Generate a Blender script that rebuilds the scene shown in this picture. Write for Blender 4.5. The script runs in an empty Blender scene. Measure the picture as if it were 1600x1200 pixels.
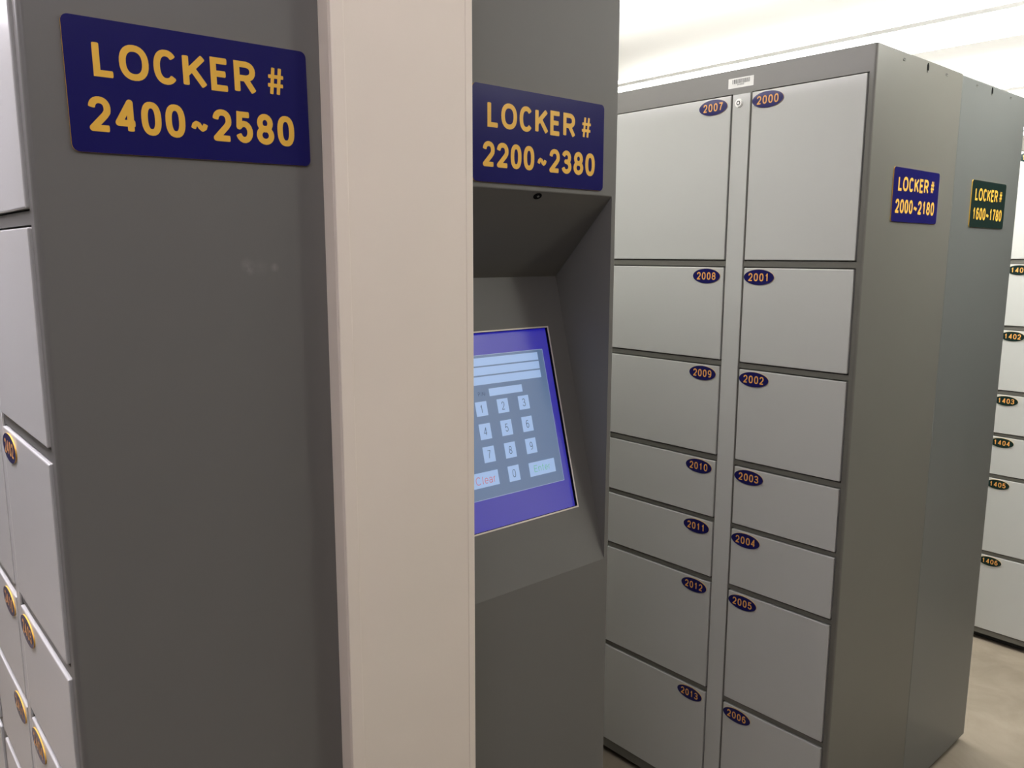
import bpy, bmesh, math, random
from mathutils import Vector, Matrix

random.seed(4)
C = bpy.context.scene.collection
SC = bpy.context.scene

# ------------------------------------------------------------------ camera
cam_d = bpy.data.cameras.new('camera')
cam_d.sensor_width = 36.0
cam_d.lens = 36.0 * 1260.2 / 1600.0
cam_d.clip_start = 0.02
cam = bpy.data.objects.new('camera', cam_d)
C.objects.link(cam)
_y, _p, _r = (math.radians(a) for a in (41.134, -9.116, 0.16))
F = Vector((math.sin(_y) * math.cos(_p), math.cos(_y) * math.cos(_p), math.sin(_p)))
R0 = Vector((math.cos(_y), -math.sin(_y), 0))
U0 = R0.cross(F)
R1 = R0 * math.cos(_r) + U0 * math.sin(_r)
U1 = U0 * math.cos(_r) - R0 * math.sin(_r)
M = Matrix((R1, U1, -F)).transposed().to_4x4()
M.translation = Vector((0, 0, 1.5546))
cam.matrix_world = M
SC.camera = cam

# ------------------------------------------------------------------ world, exposure
w = bpy.data.worlds.new('world')
SC.world = w
w.use_nodes = True
w.node_tree.nodes['Background'].inputs[0].default_value = (0.9, 0.95, 1.0, 1)
w.node_tree.nodes['Background'].inputs[1].default_value = 0.05
SC.view_settings.view_transform = 'Standard'
SC.view_settings.look = 'None'
SC.view_settings.exposure = 0.0
SC.view_settings.gamma = 1.0
SC.view_settings.use_curve_mapping = False

CEIL = 2.75
# pendant fluorescent fixtures, some of them added as fill: centre x, y0, y1, z of the underside, radiance down, radiance up, colour, where it hangs
WARM, COOL = (1.0, 0.99, 0.93), (1.0, 0.93, 1.03)
LAMPS = [
    (1.884, 1.00, 3.60, 2.30, 3.0, 1.0, WARM, 'above the grey locker with door 2000'),
    (0.88, 1.00, 3.40, 2.34, 11.0, 6.0, WARM, 'over the cabinets behind the kiosk'),
    (3.10, 0.95, 3.60, 2.30, 27.0, 6.3, WARM, 'over the aisle beside door 1402'),
    (4.55, 0.60, 3.90, 2.30, 5.0, 8.0, WARM, 'beyond the locker with green tags 1400 to 1406, added to whiten the ceiling'),  # added lamp, there to whiten the ceiling
    (6.05, 0.60, 3.90, 2.30, 5.0, 11.0, WARM, 'over the far right of the room, added to whiten the ceiling'),  # another added lamp for the white of the ceiling
    (2.18, -0.50, -0.20, 2.46, 66.0, 12.0, WARM, 'in the front corridor facing door 2000'),
    (2.02, 0.14, 0.70, 2.30, 13.5, 4.0, WARM, 'unseen in the front corridor, added to brighten the panel with the navy 2000~2180 sign'),  # added fill, close to the end panel to brighten its upper part
    (2.55, 0.14, 0.70, 2.30, 23.0, 4.0, WARM, 'unseen in the front corridor, added to brighten the panel with the dark green sign'),  # added fill for the right-hand end panels
    (0.42, -0.20, 0.50, 2.34, 6.5, 3.0, COOL, 'unseen, added to brighten the panel with the navy 2400~2580 sign'),  # added fill for the nearest end panel and the column
    (-0.75, -0.60, 0.60, 2.34, 12.0, 3.0, COOL, 'unseen on the far left, added to brighten the left side of the column'),  # added fill from the left, lights the side face of the column
    (-0.12, 1.05, 2.85, 2.26, 27.0, 10.0, COOL, 'over the leftmost aisle beside door 2402'),
]


# ------------------------------------------------------------------ materials
def srgb(r, g, b):
    def f(c):
        c /= 255.0
        return c / 12.92 if c <= 0.04045 else ((c + 0.055) / 1.055) ** 2.4
    return (f(r), f(g), f(b), 1.0)


def mat(name, col, rough=0.5, spec=0.5, metal=0.0, var=0.0, vscale=3.0, bump=0.0, bscale=300.0,
        emit=None, estr=0.0):
    m = bpy.data.materials.new(name)
    m.use_nodes = True
    nt = m.node_tree
    b = nt.nodes['Principled BSDF']
    b.inputs['Base Color'].default_value = col if len(col) == 4 else (*col, 1)
    b.inputs['Roughness'].default_value = rough
    b.inputs['Specular IOR Level'].default_value = spec
    b.inputs['Metallic'].default_value = metal
    tc = nt.nodes.new('ShaderNodeTexCoord')
    if var:
        n = nt.nodes.new('ShaderNodeTexNoise')
        n.inputs['Scale'].default_value = vscale
        n.inputs['Detail'].default_value = 5
        nt.links.new(tc.outputs['Object'], n.inputs['Vector'])
        mr = nt.nodes.new('ShaderNodeMapRange')
        mr.inputs['From Min'].default_value = 0.3
        mr.inputs['From Max'].default_value = 0.7
        mr.inputs['To Min'].default_value = 1 - var
        mr.inputs['To Max'].default_value = 1 + var
        nt.links.new(n.outputs['Fac'], mr.inputs['Value'])
        mx = nt.nodes.new('ShaderNodeMix')
        mx.data_type = 'RGBA'
        mx.blend_type = 'MULTIPLY'
        mx.inputs['Factor'].default_value = 1
        mx.inputs[6].default_value = b.inputs['Base Color'].default_value
        nt.links.new(mr.outputs['Result'], mx.inputs[7])
        nt.links.new(mx.outputs[2], b.inputs['Base Color'])
    if bump:
        n = nt.nodes.new('ShaderNodeTexNoise')
        n.inputs['Scale'].default_value = bscale
        n.inputs['Detail'].default_value = 2
        nt.links.new(tc.outputs['Object'], n.inputs['Vector'])
        bp = nt.nodes.new('ShaderNodeBump')
        bp.inputs['Strength'].default_value = bump
        bp.inputs['Distance'].default_value = 0.001
        nt.links.new(n.outputs['Fac'], bp.inputs['Height'])
        nt.links.new(bp.outputs['Normal'], b.inputs['Normal'])
    if emit:
        b.inputs['Emission Color'].default_value = emit if len(emit) == 4 else (*emit, 1)
        b.inputs['Emission Strength'].default_value = estr
    return m


M_BODY = mat('grey_painted_steel', (0.151, 0.147, 0.129), 0.40, 0.5, var=0.03, vscale=2.0, bump=0.06, bscale=500)
M_FRAME = mat('grey_frame_paint', (0.135, 0.135, 0.122), 0.36, 0.5, var=0.02, bump=0.05, bscale=500)
M_DOOR = mat('pale_grey_door_paint', (0.545, 0.55, 0.53), 0.25, 0.5, var=0.015, vscale=2.5, bump=0.08, bscale=450)
M_KIOSK = mat('satin_grey_kiosk_paint', (0.150, 0.147, 0.133), 0.55, 0.28, var=0.03, vscale=2.0, bump=0.05, bscale=500)
M_DARK = mat('dark_base', (0.03, 0.03, 0.028), 0.7)
M_BLACK = mat('black_hole', (0.004, 0.004, 0.004), 0.9, 0.1)
M_BLUE = mat('navy_engraving_plastic', (0.010, 0.009, 0.100), 0.22, 0.5)
M_GREEN = mat('dark_green_engraving_plastic', (0.008, 0.022, 0.019), 0.22, 0.5)
M_GOLD = mat('gold_core_plastic', (0.80, 0.46, 0.055), 0.45, 0.4)
M_ORANGE = mat('orange_core_plastic', (0.82, 0.40, 0.10), 0.45, 0.4)
M_LOCK = mat('chrome_lock', (0.86, 0.86, 0.83), 0.35, 0.5, metal=0.15)
M_PAPER = mat('white_paper', (0.72, 0.72, 0.68), 0.6)
M_INK = mat('black_ink', (0.05, 0.05, 0.05), 0.7)
M_COLUMN = mat('beige_column_paint', (0.83, 0.745, 0.635), 0.55, 0.3, var=0.02, vscale=4, bump=0.08, bscale=150)
M_CEIL = mat('white_ceiling_board', (0.92, 0.915, 0.90), 0.8, 0.2, var=0.01, vscale=1.5)
M_WALL = mat('dark_unseen_wall', (0.22, 0.22, 0.21), 0.8, 0.2, var=0.02)  # unseen walls, made dark to cut bounced light
M_RIM = mat('pale_screen_rim', (0.72, 0.66, 0.56), 0.35, 0.5)
M_SLOT = mat('dark_grey_slot', (0.06, 0.06, 0.055), 0.6)


def floor_mat():
    m = mat('beige_concrete', (0.47, 0.39, 0.29), 0.45, 0.4, bump=0.05, bscale=60)
    nt = m.node_tree
    b = nt.nodes['Principled BSDF']
    tc = nt.nodes.new('ShaderNodeTexCoord')
    n = nt.nodes.new('ShaderNodeTexNoise')
    n.inputs['Scale'].default_value = 5.0
    n.inputs['Detail'].default_value = 8
    n.inputs['Roughness'].default_value = 0.62
    n.inputs['Distortion'].default_value = 0.6
    nt.links.new(tc.outputs['Object'], n.inputs['Vector'])
    cr = nt.nodes.new('ShaderNodeValToRGB')
    cr.color_ramp.elements[0].position = 0.30
    cr.color_ramp.elements[0].color = (0.225, 0.187, 0.143, 1)
    cr.color_ramp.elements[1].position = 0.68
    cr.color_ramp.elements[1].color = (0.33, 0.28, 0.219, 1)
    nt.links.new(n.outputs['Fac'], cr.inputs['Fac'])
    nt.links.new(cr.outputs['Color'], b.inputs['Base Color'])
    return m


M_FLOOR = floor_mat()


def lcd(name, emit, estr=1.0):
    return mat(name, (0.13, 0.12, 0.105), 0.48, 1.0, emit=emit, estr=estr)


# ------------------------------------------------------------------ mesh helpers
ORIGIN = {}


class MB:
    def __init__(s):
        s.v, s.f, s.m = [], [], []

    def add(s, vs, fs, mi=0):
        o = len(s.v)
        s.v += [Vector(v) for v in vs]
        s.f += [[i + o for i in f] for f in fs]
        s.m += [mi] * len(fs)

    def quad(s, a, b, c, d, mi=0):
        s.add([a, b, c, d], [(0, 1, 2, 3)], mi)

    def box(s, a, b, mi=0, bev=0.0, seg=2):
        (x0, y0, z0), (x1, y1, z1) = a, b
        bm = bmesh.new()
        bmesh.ops.create_cube(bm, size=1)
        for v in bm.verts:
            v.co = Vector(((x0 + x1) / 2 + v.co.x * (x1 - x0), (y0 + y1) / 2 + v.co.y * (y1 - y0),
                           (z0 + z1) / 2 + v.co.z * (z1 - z0)))
        if bev:
            bmesh.ops.bevel(bm, geom=bm.edges[:], offset=bev, segments=seg, profile=0.5, affect='EDGES')
        bm.verts.index_update()
        s.add([v.co.copy() for v in bm.verts], [[v.index for v in f.verts] for f in bm.faces], mi)
        bm.free()

    def prism(s, pts, to3, d0, d1, mi_face=0, mi_side=0, back=True):
        """2-D outline pts (counter-clockwise) raised from depth d0 to d1 by to3(u, v, d)."""
        n = len(pts)
        lo = [to3(u, v, d0) for u, v in pts]
        hi = [to3(u, v, d1) for u, v in pts]
        s.add(hi, [list(range(n))], mi_face)
        if back:
            s.add(lo, [list(range(n))[::-1]], mi_side)
        s.add(lo + hi, [(i, (i + 1) % n, n + (i + 1) % n, n + i) for i in range(n)], mi_side)


def obj(name, mb, mats, parent=None, origin=None, smooth=False, fix=True):
    if origin is None:
        if parent is not None and not mb.v:
            origin = ORIGIN[parent.name]
        else:
            lo = Vector([min(v[i] for v in mb.v) for i in range(3)])
            hi = Vector([max(v[i] for v in mb.v) for i in range(3)])
            origin = (lo + hi) / 2
            if parent is None:
                origin.z = lo.z
    origin = Vector(origin)
    me = bpy.data.meshes.new(name)
    me.from_pydata([tuple(v - origin) for v in mb.v], [], mb.f)
    mats = mats if isinstance(mats, (list, tuple)) else [mats]
    for m in mats:
        me.materials.append(m)
    for p, mi in zip(me.polygons, mb.m):
        p.material_index = mi
        p.use_smooth = smooth
    if fix:
        bm = bmesh.new()
        bm.from_mesh(me)
        bmesh.ops.recalc_face_normals(bm, faces=bm.faces[:])
        bm.to_mesh(me)
        bm.free()
    me.update()
    o = bpy.data.objects.new(name, me)
    C.objects.link(o)
    ORIGIN[o.name] = origin
    if parent is not None:
        o.parent = parent
        o.location = origin - ORIGIN[parent.name]
    else:
        o.location = origin
    return o


def thing(name, loc, label, cat, group=None):
    o = bpy.data.objects.new(name, None)
    o.empty_display_size = 0.1
    C.objects.link(o)
    o.location = loc
    ORIGIN[o.name] = Vector(loc)
    tag(o, label, cat, group)
    return o


def tag(o, label=None, cat=None, group=None, kind=None):
    if label: o['label'] = label
    if cat: o['category'] = cat
    if group: o['group'] = group
    if kind: o['kind'] = kind
    return o


# ------------------------------------------------------------------ stroke lettering
def arc(cx, cy, rx, ry, a0, a1, n=12, e=1.0):
    out = []
    for i in range(n + 1):
        a = math.radians(a0 + (a1 - a0) * i / n)
        c, s = math.cos(a), math.sin(a)
        out.append((cx + rx * math.copysign(abs(c) ** e, c), cy + ry * math.copysign(abs(s) ** e, s)))
    return out


def loop(cx, cy, rx, ry, e=0.85, n=28):
    p = arc(cx, cy, rx, ry, 90, 450, n, e)
    return p[:-1] + ['closed']


GLY = {
    'L': [[(0, 1), (0, 0), (1, 0)]],
    'O': [loop(.5, .5, .5, .5, 0.88)],
    'C': [arc(.5, .5, .5, .5, 42, 318, 24, 0.88)],
    'K': [[(0, 0), (0, 1)], [(.95, 1), (.05, .40)], [(.34, .60), (1, 0)]],
    'E': [[(1, 1), (0, 1), (0, 0), (1, 0)], [(0, .52), (.88, .52)]],
    'R': [[(0, 0), (0, 1), (.5, 1)] + arc(.5, .74, .46, .26, 80, -80, 10, .9) + [(.5, .48), (0, .48)], [(.5, .48), (1, 0)]],
    '#': [[(.20, 0), (.36, 1)], [(.64, 0), (.80, 1)], [(0, .33), (.96, .33)], [(.04, .67), (1, .67)]],
    '~': [[(0, .15), (.10, .70), (.26, .98), (.44, .80), (.58, .35), (.74, .06), (.90, .30), (1, .85)]],
    '0': [loop(.5, .5, .5, .5, 0.82)],
    '1': [[(.08, .74), (.30, .80), (.56, 1), (.56, 0)]],
    '2': [arc(.5, .70, .48, .30, 172, -20, 14, .9) + [(.80, .46), (.02, 0), (1, 0)]],
    '3': [arc(.46, .75, .48, .25, 160, -72, 12) + [(.36, .53)] + arc(.46, .26, .54, .26, 76, -162, 14)],
    '4': [[(.76, 0), (.76, 1), (0, .26), (1, .26)]],
    '5': [[(.92, 1), (.12, 1), (.06, .52), (.16, .58)] + arc(.48, .32, .52, .32, 110, -158, 14)],
    '6': [[(.86, .90)] + arc(.52, .62, .50, .38, 60, 180, 8) + arc(.5, .31, .48, .31, 180, 520, 20)],
    '7': [[(0, 1), (1, 1), (.55, .5), (.34, 0)]],
    '8': [loop(.5, .75, .43, .25, 1.0, 20), loop(.5, .26, .5, .26, 1.0, 22)],
    '9': [arc(.5, .69, .48, .31, 0, 360, 20) + arc(.48, .38, .50, .38, 0, -120, 8)],
    'P': [[(0, 0), (0, 1), (.5, 1)] + arc(.5, .74, .48, .26, 80, -80, 10) + [(.5, .48), (0, .48)]],
    'I': [[(.5, 0), (.5, 1)]],
    'N': [[(0, 0), (0, 1), (1, 0), (1, 1)]],
    ':': [[(.5, .10), (.5, .22)], [(.5, .55), (.5, .67)]],
    'l': [[(.5, 0), (.5, 1)]],
    'e': [[(0, .36), (1, .36)] + arc(.5, .36, .5, .36, 0, 310, 20)],
    'a': [arc(.5, .50, .44, .22, 160, 0, 10) + [(.94, 0)], arc(.46, .2, .46, .2, 20, 380, 16)],
    'r': [[(.1, 0), (.1, .72)], arc(.62, .38, .50, .34, 180, 80, 8)],
    'n': [[(0, 0), (0, .72)], arc(.5, .40, .48, .32, 180, 0, 12) + [(.98, 0)]],
    't': [[(.42, 1), (.42, .14)] + arc(.70, .14, .28, .14, 180, 290, 6), [(0, .72), (.95, .72)]],
}


STEP = 2.5e-5      # overlapping pieces of one letter are stacked by this much


def strip(mb, p, closed, to3, h, d, mi, ext0=0.0, ext1=0.0):
    n = len(p)
    p = list(p)
    if not closed:
        a0, a1 = (p[0] - p[1]).normalized(), (p[-1] - p[-2]).normalized()
        p[0] = p[0] + a0 * ext0
        p[-1] = p[-1] + a1 * ext1
    left, right = [], []
    for i in range(n):
        a = p[i - 1] if (i > 0 or closed) else None
        b = p[(i + 1) % n] if (i < n - 1 or closed) else None
        d0 = (p[i] - a).normalized() if a is not None else (b - p[i]).normalized()
        d1 = (b - p[i]).normalized() if b is not None else d0
        n0, n1 = Vector((-d0.y, d0.x)), Vector((-d1.y, d1.x))
        m = (n0 + n1).normalized()
        k = 1.0 / max(0.5, m.dot(n0))
        left.append(p[i] + m * h * k)
        right.append(p[i] - m * h * k)
    v = [to3(a.x, a.y, d) for a in left] + [to3(a.x, a.y, d) for a in right]
    mb.add(v, [(n + i, n + (i + 1) % n, (i + 1) % n, i) for i in range(n if closed else n - 1)], mi)


def stroke(mb, pts, to3, t, d, mi):
    """one pen stroke, cut at its sharp corners; square corners stay square, acute ones are rounded"""
    closed = pts and pts[-1] == 'closed'
    p = [Vector(q) for q in (pts[:-1] if closed else pts)]
    q = [p[0]]
    for a in p[1:]:
        if (a - q[-1]).length > t * 0.05:
            q.append(a)
    p, h = q, t / 2
    if closed:
        strip(mb, p, True, to3, h, d, mi)
        return d + STEP
    runs, cur, joints = [], [p[0]], []
    for i in range(1, len(p) - 1):
        cur.append(p[i])
        turn = math.degrees((p[i] - p[i - 1]).angle(p[i + 1] - p[i]))
        if turn > 42:
            runs.append(cur)
            joints.append(turn)
            cur = [p[i]]
    cur.append(p[-1])
    runs.append(cur)
    for i, rn in enumerate(runs):
        e0 = h if i > 0 and 75 < joints[i - 1] < 105 else 0
        e1 = h if i < len(joints) and 75 < joints[i] < 105 else 0
        strip(mb, rn, False, to3, h, d, mi, e0, e1)
        d += STEP
        if i < len(joints) and not 75 < joints[i] < 105:
            c0 = rn[-1]
            mb.add([to3(c0.x + h * math.cos(k * math.pi / 8), c0.y + h * math.sin(k * math.pi / 8), d) for k in range(16)],
                   [tuple(range(16))], mi)
            d += STEP
    for e, prev in ((p[0], p[1]), (p[-1], p[-2])):      # softly rounded, router-cut ends
        dr = (e - prev).normalized()
        nr = Vector((-dr.y, dr.x))
        cap = [e + nr * h, e + nr * h * .72 + dr * h * .2, e + nr * h * .3 + dr * h * .24,
               e - nr * h * .3 + dr * h * .24, e - nr * h * .72 + dr * h * .2, e - nr * h]
        mb.add([to3(c.x, c.y, d) for c in cap], [tuple(range(5, -1, -1))], mi)
    return d


def glyph(mb, ch, x0, x1, y0, y1, t, to3, d, mi):
    """one character inside the outer box x0..x1, y0..y1 with stroke width t"""
    h = t / 2
    ix0, ix1, iy0, iy1 = x0 + h, x1 - h, y0 + h, y1 - h
    if ix1 < ix0:
        ix0 = ix1 = (x0 + x1) / 2
    for st in GLY[ch]:
        pts = [q if q == 'closed' else (ix0 + q[0] * (ix1 - ix0), iy0 + q[1] * (iy1 - iy0)) for q in st]
        d = stroke(mb, pts, to3, t, d, mi)


def on_y(xc, y, zc, ang=0.0):     # a sheet facing -Y; u to +X, v up
    ca, sa = math.cos(ang), math.sin(ang)
    return lambda u, v, d: Vector((xc + u * ca - v * sa, y - d, zc + u * sa + v * ca))


def on_x(x, yc, zc):              # a sheet facing -X; u to -Y, v up
    return lambda u, v, d: Vector((x - d, yc - u, zc + v))


def rrect(w_, h_, r, n=6):
    out = []
    for cx, cy, a in ((w_ / 2 - r, h_ / 2 - r, 0), (-w_ / 2 + r, h_ / 2 - r, 90),
                      (-w_ / 2 + r, -h_ / 2 + r, 180), (w_ / 2 - r, -h_ / 2 + r, 270)):
        for i in range(n + 1):
            b = math.radians(a + 90 * i / n)
            out.append((cx + r * math.cos(b), cy + r * math.sin(b)))
    return out


def ellipse(a, b, n=40):
    return [(a * math.cos(2 * math.pi * i / n), b * math.sin(2 * math.pi * i / n)) for i in range(n)]


# text boxes as fractions of the sign (x from the left, z down from the top)
SIGN_W, SIGN_H = 0.2683, 0.1349
LINE1 = [('L', .0268, .0485), ('O', .0525, .0825), ('C', .0875, .1135), ('K', .1185, .1452), ('E', .1494, .1712),
         ('R', .1768, .2030), ('#', .2160, .2390)]
ROW2 = [(.0180, .0404), (.0440, .0666), (.0705, .0915), (.0958, .1172), (.1233, .1425), (.1480, .1704),
        (.1750, .1955), (.2002, .2220), (.2265, .2482)]


def locker_sign(x0, x1, y, ztop, zbot, digits, face, label, ang=0.0):
    wd, ht = x1 - x0, ztop - zbot
    to3 = on_y((x0 + x1) / 2, y, (ztop + zbot) / 2, ang)
    mb = MB()
    mb.prism(rrect(wd, ht, 0.0075), to3, 0.0002, 0.0022, 0, 1)
    tx = mb
    kx, kz = wd / SIGN_W, ht / SIGN_H
    st = 0.0068 * (kx + kz) / 2
    for ch, a, b in LINE1:
        top, bot = (.0215, .0578) if ch != '#' else (.0222, .0556)
        glyph(tx, ch, a * kx - wd / 2, b * kx - wd / 2, ht / 2 - bot * kz, ht / 2 - top * kz,
              st if ch != '#' else st * .62, to3, 0.0024, 2)
    for ch, (a, b) in zip(digits, ROW2):
        top, bot = (.0778, .1132) if ch != '~' else (.0930, .1048)
        if ch == '1':
            a, b = a + .0015, b - .001
        glyph(tx, ch, a * kx - wd / 2, b * kx - wd / 2, ht / 2 - bot * kz, ht / 2 - top * kz,
              st if ch != '~' else st * .8, to3, 0.0024, 2)
    s = obj('locker_sign', mb, [face, M_GOLD, M_GOLD], fix=False)
    tag(s, label, 'sign')
    return s


# ------------------------------------------------------------------ the setting
X0, X1, Y0, Y1 = -2.2, 9.0, -4.0, 6.6
mb = MB(); mb.box((X0, Y0, -0.06), (X1, Y1, 0)); tag(obj('floor', mb, M_FLOOR), kind='structure')
mb = MB()
_s = (CEIL - 1.5546) / 0.8454
seams = [X0] + [q for q in ((3.204 + 1.283 * k) * _s for k in range(-4, 4)) if X0 + .2 < q < X1 - .2] + [X1]
for a, b in zip(seams[:-1], seams[1:]):
    mb.box((a + (0.010 if a > X0 else 0), Y0, CEIL), (b - (0.010 if b < X1 else 0), Y1, CEIL + 0.02))
mb.box((X0, Y0, CEIL + 0.02), (X1, Y1, CEIL + 0.06), 1)
tag(obj('ceiling', mb, [M_CEIL, mat('grey_ceiling_reveal', (0.30, 0.29, 0.28), 0.8)]), kind='structure')
for nm, a, b in (('wall_left', (X0 - .08, Y0, 0), (X0, Y1, CEIL)), ('wall_right', (X1, Y0, 0), (X1 + .08, Y1, CEIL)),
                 ('wall_back', (X0, Y1, 0), (X1, Y1 + .08, CEIL)), ('wall_front', (X0, Y0 - .08, 0), (X1, Y0, CEIL))):
    mb = MB(); mb.box(a, b); tag(obj(nm, mb, M_WALL), kind='structure')

# ------------------------------------------------------------------ lamps
for lx, ya, yb, lz, Ld, Lu, col, where in LAMPS:
    t = thing('pendant_or_fill_light', (lx, (ya + yb) / 2, lz), 'white pendant fluorescent light hanging ' + where, 'ceiling light')
    d = MB(); d.box((lx - .125, ya, lz), (lx + .125, yb, lz + .03), 0, 0.012, 3)
    obj('lower_diffuser', d, mat('lamp_diffuser', (0.8, 0.8, 0.8), 0.5, emit=col, estr=Ld), t)
    d = MB(); d.box((lx - .11, ya + .01, lz + .045), (lx + .11, yb - .01, lz + .065), 0, 0.006, 2)
    obj('upper_diffuser', d, mat('lamp_uplight', (0.8, 0.8, 0.8), 0.5, emit=col, estr=Lu), t)
    d = MB(); d.box((lx - .127, ya - .004, lz + .030), (lx + .127, yb + .004, lz + .045))
    obj('housing', d, M_CEIL, t)
    for yy in (ya + .25, yb - .25):
        d = MB(); d.box((lx - .002, yy - .002, lz + .065), (lx + .002, yy + .002, CEIL))
        obj('suspension_wire', d, M_LOCK, t)


# ------------------------------------------------------------------ lockers
def shell(mb, x0, x1, y0, y1, z0, z1, r, pockets, depth, mi=0):
    """box body facing -X with rounded front corners and recessed door pockets in its front sheet"""
    def corner(cx, cy, a0, a1, n=5):
        return [(cx + r * math.cos(math.radians(a0 + (a1 - a0) * i / n)),
                 cy + r * math.sin(math.radians(a0 + (a1 - a0) * i / n))) for i in range(n + 1)]
    prof = corner(x0 + r, y0 + r, 180, 270) + [(x1, y0), (x1, y1)] + corner(x0 + r, y1 - r, 90, 180)
    n = len(prof)
    vs = [(x, y, z0) for x, y in prof] + [(x, y, z1) for x, y in prof]
    mb.add(vs, [(i, i + 1, n + i + 1, n + i) for i in range(n - 1)], mi)
    mb.add([(x, y, z1) for x, y in prof], [list(range(n))], mi)
    mb.add([(x, y, z0) for x, y in prof], [list(range(n))[::-1]], mi)
    ys = sorted({y0 + r, y1 - r} | {q for p in pockets for q in p[:2]})
    zs = sorted({z0, z1} | {q for p in pockets for q in p[2:]})
    for ya, yb in zip(ys[:-1], ys[1:]):
        for za, zb in zip(zs[:-1], zs[1:]):
            yc, zc = (ya + yb) / 2, (za + zb) / 2
            if yb - ya < 1e-5 or zb - za < 1e-5:
                continue
            if any(p[0] < yc < p[1] and p[2] < zc < p[3] for p in pockets):
                continue
            mb.quad((x0, yb, za), (x0, ya, za), (x0, ya, zb), (x0, yb, zb), mi)
    for ya, yb, za, zb in pockets:
        xd = x0 + depth
        mb.quad((xd, yb, za), (xd, ya, za), (xd, ya, zb), (xd, yb, zb), mi)
        mb.quad((x0, ya, za), (x0, ya, zb), (xd, ya, zb), (xd, ya, za), mi)
        mb.quad((x0, yb, zb), (x0, yb, za), (xd, yb, za), (xd, yb, zb), mi)
        mb.quad((x0, yb, za), (x0, ya, za), (xd, ya, za), (xd, yb, za), mi)
        mb.quad((x0, ya, zb), (x0, yb, zb), (xd, yb, zb), (xd, ya, zb), mi)


ROWS = [(1.9402, 1.5433), (1.5238, 1.2894), (1.2711, 1.0378), (1.0194, 0.8669), (0.8520, 0.7000),
        (0.6830, 0.3811), (0.3637, 0.0530)]
TA, TB = 0.0415, 0.0188
TAGX = [(-.0287, -.0170), (-.0133, -.0018), (.0020, .0135), (.0170, .0285)]


def number_tag(door, x, yc, zc, num, face, colour):
    mb = MB()
    to3 = on_x(x, yc, zc)
    mb.prism(ellipse(TA, TB), to3, 0.0001, 0.0016, 0, 1)
    for ch, (a, b) in zip(str(num), TAGX):
        if ch == '1':
            a, b = a + .001, b - .001
        glyph(mb, ch, a, b, -.0097, .0097, 0.0030, to3, 0.0018, 2)
    o = obj('number_tag', mb, [face, M_GOLD, M_ORANGE], door, fix=False)
    tag(o, '%s oval number tag reading %d' % (colour, num))
    return o


def locker(x0, depth, y0, y1, right, strip, left, dz, first, label, face, colour, barcode=False, z0=0.022, z1=2.0,
           with_lock=True):
    """one locker cabinet, doors facing -X; right and left are the (near, far) y of its two door columns"""
    t = thing('locker_cabinet', (x0 + depth / 2, (y0 + y1) / 2, 0), label, 'locker')
    g = 0.0028
    pockets = []
    for ya, yb in (right, left):
        for zt, zb in ROWS:
            pockets.append((ya - g, yb + g, max(zb + dz, z0 + .012) - g, zt + dz + g))
    ztop, zbot = ROWS[0][0] + dz, max(ROWS[-1][1] + dz, z0 + .012)
    b = MB()
    shell(b, x0, x0 + depth, y0, y1, z0, z1, 0.006, pockets, 0.012)
    obj('body', b, M_BODY, t)
    p = MB()
    p.box((x0 + .035, y0 + .03, 0), (x0 + depth - .03, y1 - .03, z0))
    obj('plinth', p, M_DARK, t)
    s = MB()
    s.box((x0 - .0032, strip[0], zbot), (x0 - .0001, strip[1], ztop), 0, 0.001)
    st = obj('lock_strip', s, M_DOOR, t)
    if with_lock:
        yk, zk = (strip[0] + strip[1]) / 2 + .006, ztop - .021
        k = MB()
        to3 = on_x(x0 - .0032, yk, zk)
        k.prism(ellipse(.0105, .0105, 28), to3, 0, .0020, 0, 0)
        k.prism(ellipse(.0085, .0085, 28), to3, .0020, .0042, 0, 0)
        ring = ellipse(.0052, .0052, 24)
        inner = ellipse(.0033, .0033, 24)
        k.add([to3(u, v, .0044) for u, v in ring] + [to3(u, v, .0044) for u, v in inner],
              [(i, (i + 1) % 24, 24 + (i + 1) % 24, 24 + i) for i in range(24)], 1)
        obj('lock', k, [M_LOCK, M_BLACK], st, fix=False)
    n = first
    for col, (ya, yb) in enumerate((right, left)):
        for zt, zb in ROWS:
            d = MB()
            zt2, zb2 = zt + dz, max(zb + dz, z0 + .012)
            d.box((x0 - .0038, ya, zb2), (x0 + .010, yb, zt2), 0, 0.0016, 2)
            door = obj('door', d, M_DOOR, t)
            yc = yb - .043 if col == 0 else ya + .0505
            number_tag(door, x0 - .0038, yc, zt2 - .0222, n, face, colour)
            n += 1
    if barcode:
        to3 = on_x(x0, 1.1765, 1.9683)
        q = MB()
        q.prism(rrect(.0705, .0232, .001, 2), to3, .0001, .0006, 0, 0)
        x = -.024
        while x < .024:
            wd = random.choice((.0008, .0008, .0012, .0018))
            q.prism([(x, -.0015), (x + wd, -.0015), (x + wd, .0085), (x, .0085)], to3, .0006, .0008, 1, 1, False)
            x += wd + random.choice((.0009, .0012, .0018))
        xx = -.0095
        for ch in '002000':
            glyph(q, ch, xx, xx + .0024, -.0062, -.0025, .0006, to3, .0008, 1)
            xx += .0032
        tag(obj('barcode_label', q, [M_PAPER, M_INK], t, fix=False), 'small white barcode label')
    return t


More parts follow.
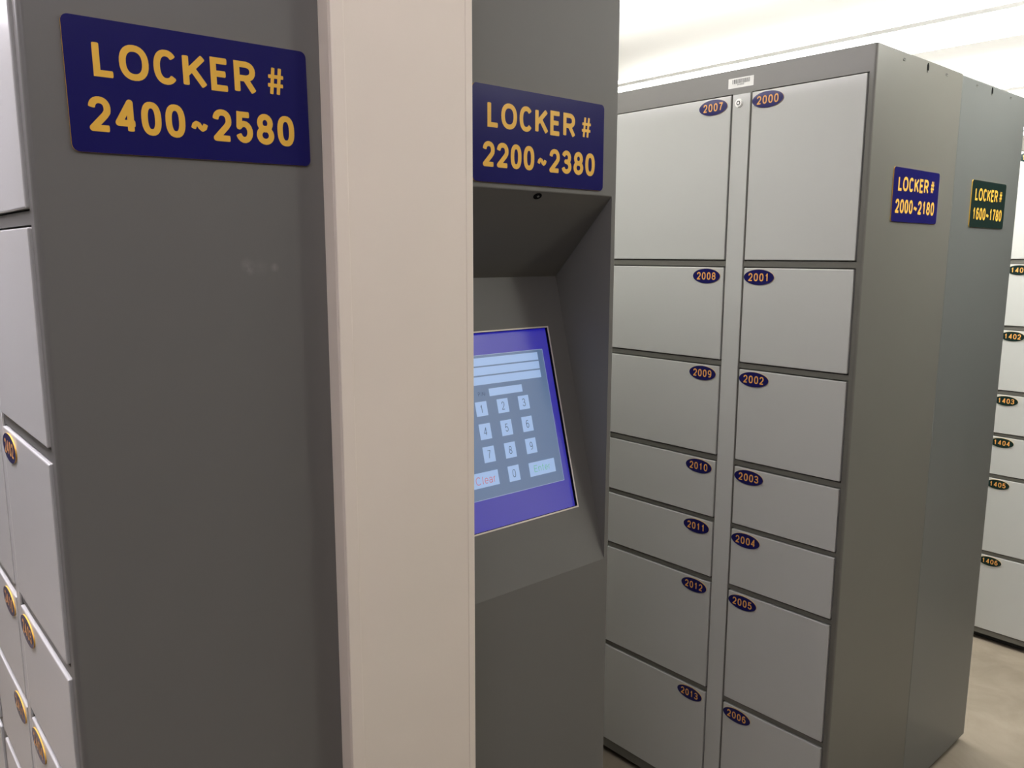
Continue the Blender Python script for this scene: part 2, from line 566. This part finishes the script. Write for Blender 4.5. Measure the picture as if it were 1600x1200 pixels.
def bolt_holes(t, y, xs, z):
    for k, (x, big) in enumerate(xs):
        h = MB()
        to3 = on_y(x, y, z)
        if big:
            h.prism(ellipse(.0058, .0105, 24), to3, .0001, .0003, 0, 0, False)
            h.prism([(-.004, -.0105), (.0045, -.0085), (.0045, -.006), (-.004, -.0075)], to3, .0004, .0016, 1, 1)
        else:
            h.prism(rrect(.012, .0045, .0022, 4), to3, .0001, .0003, 2, 2, False)
            h.prism([(-.007, -.0032), (.005, -.0032), (.003, -.0012), (-.006, -.0014)], to3, .0004, .0012, 1, 1)
        obj('bolt_hole', h, [M_BLACK, M_BODY, M_SLOT], t, fix=False)


YC = 0.8451
t2000 = locker(1.7615, 0.4595, YC, 1.602, (0.8618, 1.1411), (1.1465, 1.1950), (1.2003, 1.5850), 0.0, 2000,
               'grey locker cabinet with pale doors numbered 2000 to 2013 in two columns', M_BLUE, 'dark blue', barcode=True)
bolt_holes(t2000, YC, [(1.8917, False), (2.0157, True), (2.1241, False)], 1.9852)

# the back-to-back cabinet behind it: its end panel faces the viewer, its doors face away
b = thing('locker_cabinet', (2.456, 1.22, 0), 'grey locker cabinet end panel carrying the dark green sign', 'locker')
mb = MB(); mb.box((2.2222, YC, 0.022), (2.691, 1.602, 2.0), 0, 0.004, 3)
M_BODY2 = mat('blue_grey_painted_steel', (0.140, 0.147, 0.142), 0.33, 0.5, var=0.03, vscale=2.0, bump=0.06, bscale=500)
obj('body', mb, M_BODY2, b)
mb = MB(); mb.box((2.252, YC + .03, 0), (2.656, 1.572, 0.022)); obj('plinth', mb, M_DARK, b)
bolt_holes(b, YC, [(2.3170, False), (2.4225, True), (2.5616, False)], 1.9850)

locker(1.7615, 0.4595, 1.605, 2.362, (1.622, 1.902), (1.907, 1.956), (1.961, 2.345), 0.0, 2014,  # unseen cabinet, added so the aisle darkens towards the floor
       'unseen grey locker cabinet added to darken the aisle, next in row behind doors 2007 to 2013', M_BLUE, 'dark blue')
for xa, xb, ya, yb, zt, lab in ((2.2222, 2.691, 1.605, 2.362, 2.0, 'unseen grey locker cabinet added to block light behind the end panel with the green sign'),
                                (0.6450, 1.0919, 1.625, 2.362, 2.06, 'unseen grey locker cabinet added to darken the aisle behind the kiosk')):  # unseen bodies added to keep light out of the aisle
    b = thing('locker_cabinet', ((xa + xb) / 2, (ya + yb) / 2, 0), lab, 'locker')
    mb = MB(); mb.box((xa, ya, 0.022), (xb, yb, zt), 0, 0.004, 2); obj('body', mb, M_BODY, b)
    mb = MB(); mb.box((xa + .03, ya + .03, 0), (xb - .03, yb - .03, 0.022)); obj('plinth', mb, M_DARK, b)

locker(3.486, 0.46, 0.809, 1.50, (0.826, 1.105), (1.110, 1.150), (1.155, 1.483), 0.0, 1400,
       'pale locker cabinet with green tags 1400 to 1406 at the right edge', M_GREEN, 'dark green', z0=.030)

# left block
XL, YA = 0.184, 0.9473
M_MAIN = M_BODY
M_BODY = mat('grey_painted_steel_scuffed', (0.151, 0.147, 0.129), 0.40, 0.5, bump=0.06, bscale=500)
_nt = M_BODY.node_tree
_tc = _nt.nodes.new('ShaderNodeTexCoord')
_o = Vector((XL + .229, (YA + 1.533) / 2, (0.022 + 2.06) / 2))
_mask = None
for px, pz, rad, amp in ((0.4045, 1.5415, .010, .75), (0.4085, 1.5335, .006, .8), (0.4390, 1.5385, .007, .8), (0.421, 1.538, .012, .3)):
    _mp = _nt.nodes.new('ShaderNodeMapping')
    _mp.inputs['Location'].default_value = (-(px - _o.x) / rad, 0, -(pz - _o.z) / rad)
    _mp.inputs['Scale'].default_value = (1 / rad, 0, 1 / rad)
    _nt.links.new(_tc.outputs['Object'], _mp.inputs['Vector'])
    _gr = _nt.nodes.new('ShaderNodeTexGradient')
    _gr.gradient_type = 'SPHERICAL'
    _nt.links.new(_mp.outputs['Vector'], _gr.inputs['Vector'])
    _mm = _nt.nodes.new('ShaderNodeMath')
    _mm.operation = 'MULTIPLY_ADD'
    _mm.inputs[1].default_value = amp
    _mm.inputs[2].default_value = 0.0
    _nt.links.new(_gr.outputs['Fac'], _mm.inputs[0])
    if _mask: _nt.links.new(_mask, _mm.inputs[2])
    _mask = _mm.outputs[0]
_nz = _nt.nodes.new('ShaderNodeTexNoise')
_nz.inputs['Scale'].default_value = 220
_nt.links.new(_tc.outputs['Object'], _nz.inputs['Vector'])
_mm = _nt.nodes.new('ShaderNodeMath'); _mm.operation = 'MULTIPLY'; _mm.use_clamp = True
_nt.links.new(_mask, _mm.inputs[0]); _nt.links.new(_nz.outputs['Fac'], _mm.inputs[1])
_mx = _nt.nodes.new('ShaderNodeMix'); _mx.data_type = 'RGBA'
_mx.inputs[6].default_value = (0.150, 0.147, 0.135, 1)
_mx.inputs[7].default_value = (0.30, 0.29, 0.27, 1)
_nt.links.new(_mm.outputs[0], _mx.inputs['Factor'])
_nt.links.new(_mx.outputs[2], _nt.nodes['Principled BSDF'].inputs['Base Color'])
t2400 = locker(XL, 0.458, YA, 1.533, (0.970, 1.234), (1.2385, 1.2600), (1.2668, 1.5167), 0.0572, 2400,
               'nearest grey locker cabinet with wide end panel and doors 2400 to 2406', M_BLUE, 'dark blue', z1=2.06,
               with_lock=False)
M_BODY = M_MAIN
locker(XL, 0.458, 1.536, 2.122, (1.5570, 1.821), (1.8255, 1.8470), (1.8538, 2.1037), 0.0572, 2414,
       'grey locker cabinet beyond the 2400 doors at the lower left edge', M_BLUE, 'dark blue', z1=2.06, with_lock=False)

# ------------------------------------------------------------------ kiosk
KX0, KX1, KY, KD, KZ = 0.6450, 1.0919, 0.9719, 1.62, 2.06
RX0, RX1, RZ1, RZ0 = 0.6580, 1.0790, 1.6567, 0.9924
BY, BZ = 1.1102, 1.5143
kt = thing('touchscreen_kiosk', ((KX0 + KX1) / 2, 1.3, 0), 'dark grey kiosk column with a sloping touch screen in a recess', 'kiosk')
k = MB()
r = .005
# front sheet around the recess (with softly rounded outer corners)
for a, b_, c, d in ((KX0 + r, KX1 - r, RZ1, KZ), (KX0 + r, KX1 - r, 0.02, RZ0), (KX0 + r, RX0, RZ0, RZ1), (RX1, KX1 - r, RZ0, RZ1)):
    k.quad((a, KY, c), (b_, KY, c), (b_, KY, d), (a, KY, d))
prof = [(KX1 - r + r * math.sin(math.radians(a)), KY + r - r * math.cos(math.radians(a))) for a in range(0, 91, 18)]
prof += [(KX1, KD), (KX0, KD)]
prof += [(KX0 + r - r * math.cos(math.radians(a)), KY + r - r * math.sin(math.radians(a))) for a in range(0, 91, 18)]
n = len(prof)
k.add([(x, y, .02) for x, y in prof] + [(x, y, KZ) for x, y in prof], [(i, i + 1, n + i + 1, n + i) for i in range(n - 1)])
k.add([(x, y, KZ) for x, y in prof], [list(range(n))])
k.add([(x, y, .02) for x, y in prof], [list(range(n))[::-1]])
for x in (RX0, RX1):      # triangular cheeks
    k.add([(x, KY, RZ0), (x, KY, RZ1), (x, BY, BZ)], [(0, 1, 2)])
# rounded lip, then the hood running down to the back of the recess
lip = [(KY + .0035 * (1 - math.cos(math.radians(a))), RZ1 - .0035 * math.sin(math.radians(a))) for a in range(0, 61, 15)]
lip.append((BY, BZ))
k.add([(RX0, y, z) for y, z in lip] + [(RX1, y, z) for y, z in lip],
      [(i, i + 1, len(lip) + i + 1, len(lip) + i) for i in range(len(lip) - 1)])
kiosk_body = obj('body', k, M_KIOSK, kt, fix=False)
mb = MB(); mb.box((KX0 + .03, KY + .03, 0), (KX1 - .03, KD - .03, .02)); obj('plinth', mb, M_DARK, kt)
# sensor hole under the hood lip
ht = Vector((0, 0.69645, -0.71761)); hn = Vector((0, -0.71761, -0.69645))
hc = Vector((0.9076, 0.9790, 1.6489))
mb = MB()
mb.prism(ellipse(.0085, .0062, 24), lambda u, v, d: hc + Vector((u, 0, 0)) + ht * v + hn * d, .0015, .0021, 0, 0, False)
mb.prism(ellipse(.0025, .0018, 12), lambda u, v, d: hc + Vector((u + .001, 0, 0)) + ht * v + hn * d, .0021, .0026, 1, 1, False)
tag(obj('sensor_hole', mb, [M_BLACK, M_FRAME], kt, fix=False), 'small black sensor hole under the hood')

SA = Vector((0, KY, RZ0))
S_T = (Vector((0, BY, BZ)) - SA)
SL = S_T.length
S_T.normalize()
S_N = Vector((1, 0, 0)).cross(S_T)      # towards the viewer


def sl(x, s, d=0.0):
    return Vector((x, 0, 0)) + SA + S_T * s + S_N * d


WX0, WX1, WS0, WS1 = 0.7130, 1.0340, 0.1090, 0.4435
c = MB()
for a, b_, s0, s1 in ((RX0, RX1, WS1, SL), (RX0, RX1, 0, WS0), (RX0, WX0, WS0, WS1), (WX1, RX1, WS0, WS1)):
    c.quad(sl(a, s0), sl(b_, s0), sl(b_, s1), sl(a, s1))
for (xa, sa), (xb, sb) in (((WX0, WS0), (WX1, WS0)), ((WX1, WS0), (WX1, WS1)), ((WX1, WS1), (WX0, WS1)), ((WX0, WS1), (WX0, WS0))):
    c.quad(sl(xa, sa), sl(xb, sb), sl(xb, sb, -.009), sl(xa, sa, -.009), 1)
console = obj('console_panel', c, [M_KIOSK, M_BLACK], kt, fix=False)
fr = MB()
e = .0026
for a, b_, s0, s1 in ((WX0 - e, WX1 + e, WS1, WS1 + e), (WX0 - e, WX1 + e, WS0 - e, WS0), (WX0 - e, WX0, WS0, WS1), (WX1, WX1 + e, WS0, WS1)):
    fr.prism([(a, s0), (b_, s0), (b_, s1), (a, s1)], lambda u, v, d: sl(u, v, d), .0, .0008)
tag(obj('screen_rim', fr, M_RIM, console, fix=False), 'thin pale rim round the screen')

L_BLUE = lcd('screen_blue', srgb(12, 11, 146))
L_GREY = lcd('screen_grey_blue', srgb(70, 100, 138))
L_LINE = lcd('screen_line', srgb(150, 165, 190))
L_WHITE = lcd('screen_white', srgb(142, 172, 214))
L_BLACK = mat('screen_black', (0.05, 0.05, 0.06), 0.3, 0.4, emit=srgb(60, 75, 100), estr=0.9)
L_RED = lcd('screen_red', srgb(200, 60, 80), .8)
L_GREEN = lcd('screen_green', srgb(70, 190, 140), .75)
dm = MB()
D0 = -.006


def pane(a, b_, s0, s1, k_, mi):
    dm.quad(sl(a, s0, D0 + k_ * 1e-4), sl(b_, s0, D0 + k_ * 1e-4), sl(b_, s1, D0 + k_ * 1e-4), sl(a, s1, D0 + k_ * 1e-4), mi)


def st3(u, v, d):
    return sl(u, v, D0 + d)


pane(WX0, WX1, WS0, WS1, 0, 0)
pane(.7280, 1.0182, .1600, .4052, 1, 2)
pane(.7288, 1.0174, .1608, .4044, 2, 1)
for s0, s1 in ((.3862, .4002), (.3700, .3838), (.3535, .3675)):
    pane(.7420, 1.0042, s0, s1, 3, 3)
pane(.8768, .9536, .3322, .3455, 3, 3)
for ri, (s0, s1) in enumerate(((.3002, .3250), (.2600, .2870), (.2204, .2474))):
    for ci, (a, b_) in enumerate(((.8422, .8672), (.8903, .9154), (.9395, .9645))):
        pane(a, b_, s0, s1, 3, 3)
        ch = '123456789'[ri * 3 + ci]
        xc, sc = (a + b_) / 2, (s0 + s1) / 2
        wd = .0034 if ch != '1' else .0028
        glyph(dm, ch, xc - wd, xc + wd, sc - .0070, sc + .0070, .0011, st3, 5e-4, 4)
pane(.8897, .9151, .1794, .2064, 3, 3)
glyph(dm, '0', .9024 - .0036, .9024 + .0036, .1929 - .0070, .1929 + .0070, .0011, st3, 5e-4, 4)
pane(.8050, .8672, .1806, .2060, 3, 3)
pane(.9385, 1.0012, .1795, .2042, 3, 3)


def word(txt, x, s, h, adv, t, mi):
    for ch in txt:
        wd = {'l': .25, 'I': .25, ':': .25, 't': .38, 'r': .42, 'C': .82, 'N': .72, 'E': .66, 'P': .62}.get(ch, .56) * h
        glyph(dm, ch, x, x + wd, s, s + h, t, st3, 5e-4, mi)
        x += wd + adv


word('Clear', .8170, .1860, .0135, .0022, .0011, 5)
word('Enter', .9500, .1862, .0120, .0022, .0010, 6)
word('PIN:', .8520, .3345, .0068, .0014, .0007, 4)
disp = obj('display', dm, [L_BLUE, L_GREY, L_LINE, L_WHITE, L_BLACK, L_RED, L_GREEN], console, fix=False)
tag(disp, 'lit blue touch screen showing a number keypad with Clear and Enter')

# ------------------------------------------------------------------ column casing between the two cabinets
CX0, CX1, CYF, CYB = 0.5090, 0.7297, 0.9200, 0.9468
cl = thing('column_casing', ((CX0 + CX1) / 2, CYF, 0), 'beige full-height column between the dark grey end panel and the kiosk', 'column')
pr = [(CX0, CYB), (CX0, CYF + .003), (CX0 + .0009, CYF + .0009), (CX0 + .003, CYF), (CX1 - .003, CYF), (CX1 - .0009, CYF + .0009),
      (CX1, CYF + .003), (CX1, CYB)]
mb = MB()
n = len(pr)
mb.add([(x, y, 0) for x, y in pr] + [(x, y, CEIL) for x, y in pr],
       [(i, (i + 1) % n, n + (i + 1) % n, n + i) for i in range(n)] + [list(range(n))[::-1], list(range(n, 2 * n))])
obj('casing', mb, M_COLUMN, cl)
for xa, xb, sgn in ((CX0 + .0004, CX0 + .0205, 1), (CX1 - .0140, CX1 - .0004, -1)):
    mb = MB()
    h = .0016 if sgn > 0 else .0007
    q = [(xa, CYF + .0035), (xa + .0006, CYF - h + .0006), (xa + .0016, CYF - h), (xb - .0022, CYF - h), (xb - .0010, CYF - h * .8), (xb, CYF + (.0001 if sgn > 0 else .0035))]
    mb.add([(x, y, 0) for x, y in q] + [(x, y, CEIL) for x, y in q],
           [(i, (i + 1) % 6, 6 + (i + 1) % 6, 6 + i) for i in range(6)])
    obj('corner_bead', mb, M_COLUMN, cl)

# ------------------------------------------------------------------ signs
locker_sign(.2223, .4906, YA, 1.7955, 1.6606, '2400~2580', M_BLUE,
            'large navy sign reading LOCKER # 2400~2580 on the nearest end panel', math.radians(0.8))
locker_sign(.7680, 1.0529, KY, 1.8046, 1.6632, '2200~2380', M_BLUE,
            'navy sign reading LOCKER # 2200~2380 above the kiosk recess')
locker_sign(1.8784, 2.1276, YC, 1.7535, 1.6317, '2000~2180', M_BLUE,
            'navy sign reading LOCKER # 2000~2180 on the far end panel')
locker_sign(2.3397, 2.5881, YC, 1.7528, 1.6303, '1600~1780', M_GREEN,
            'dark green sign reading LOCKER # 1600~1780 on the rightmost end panel')
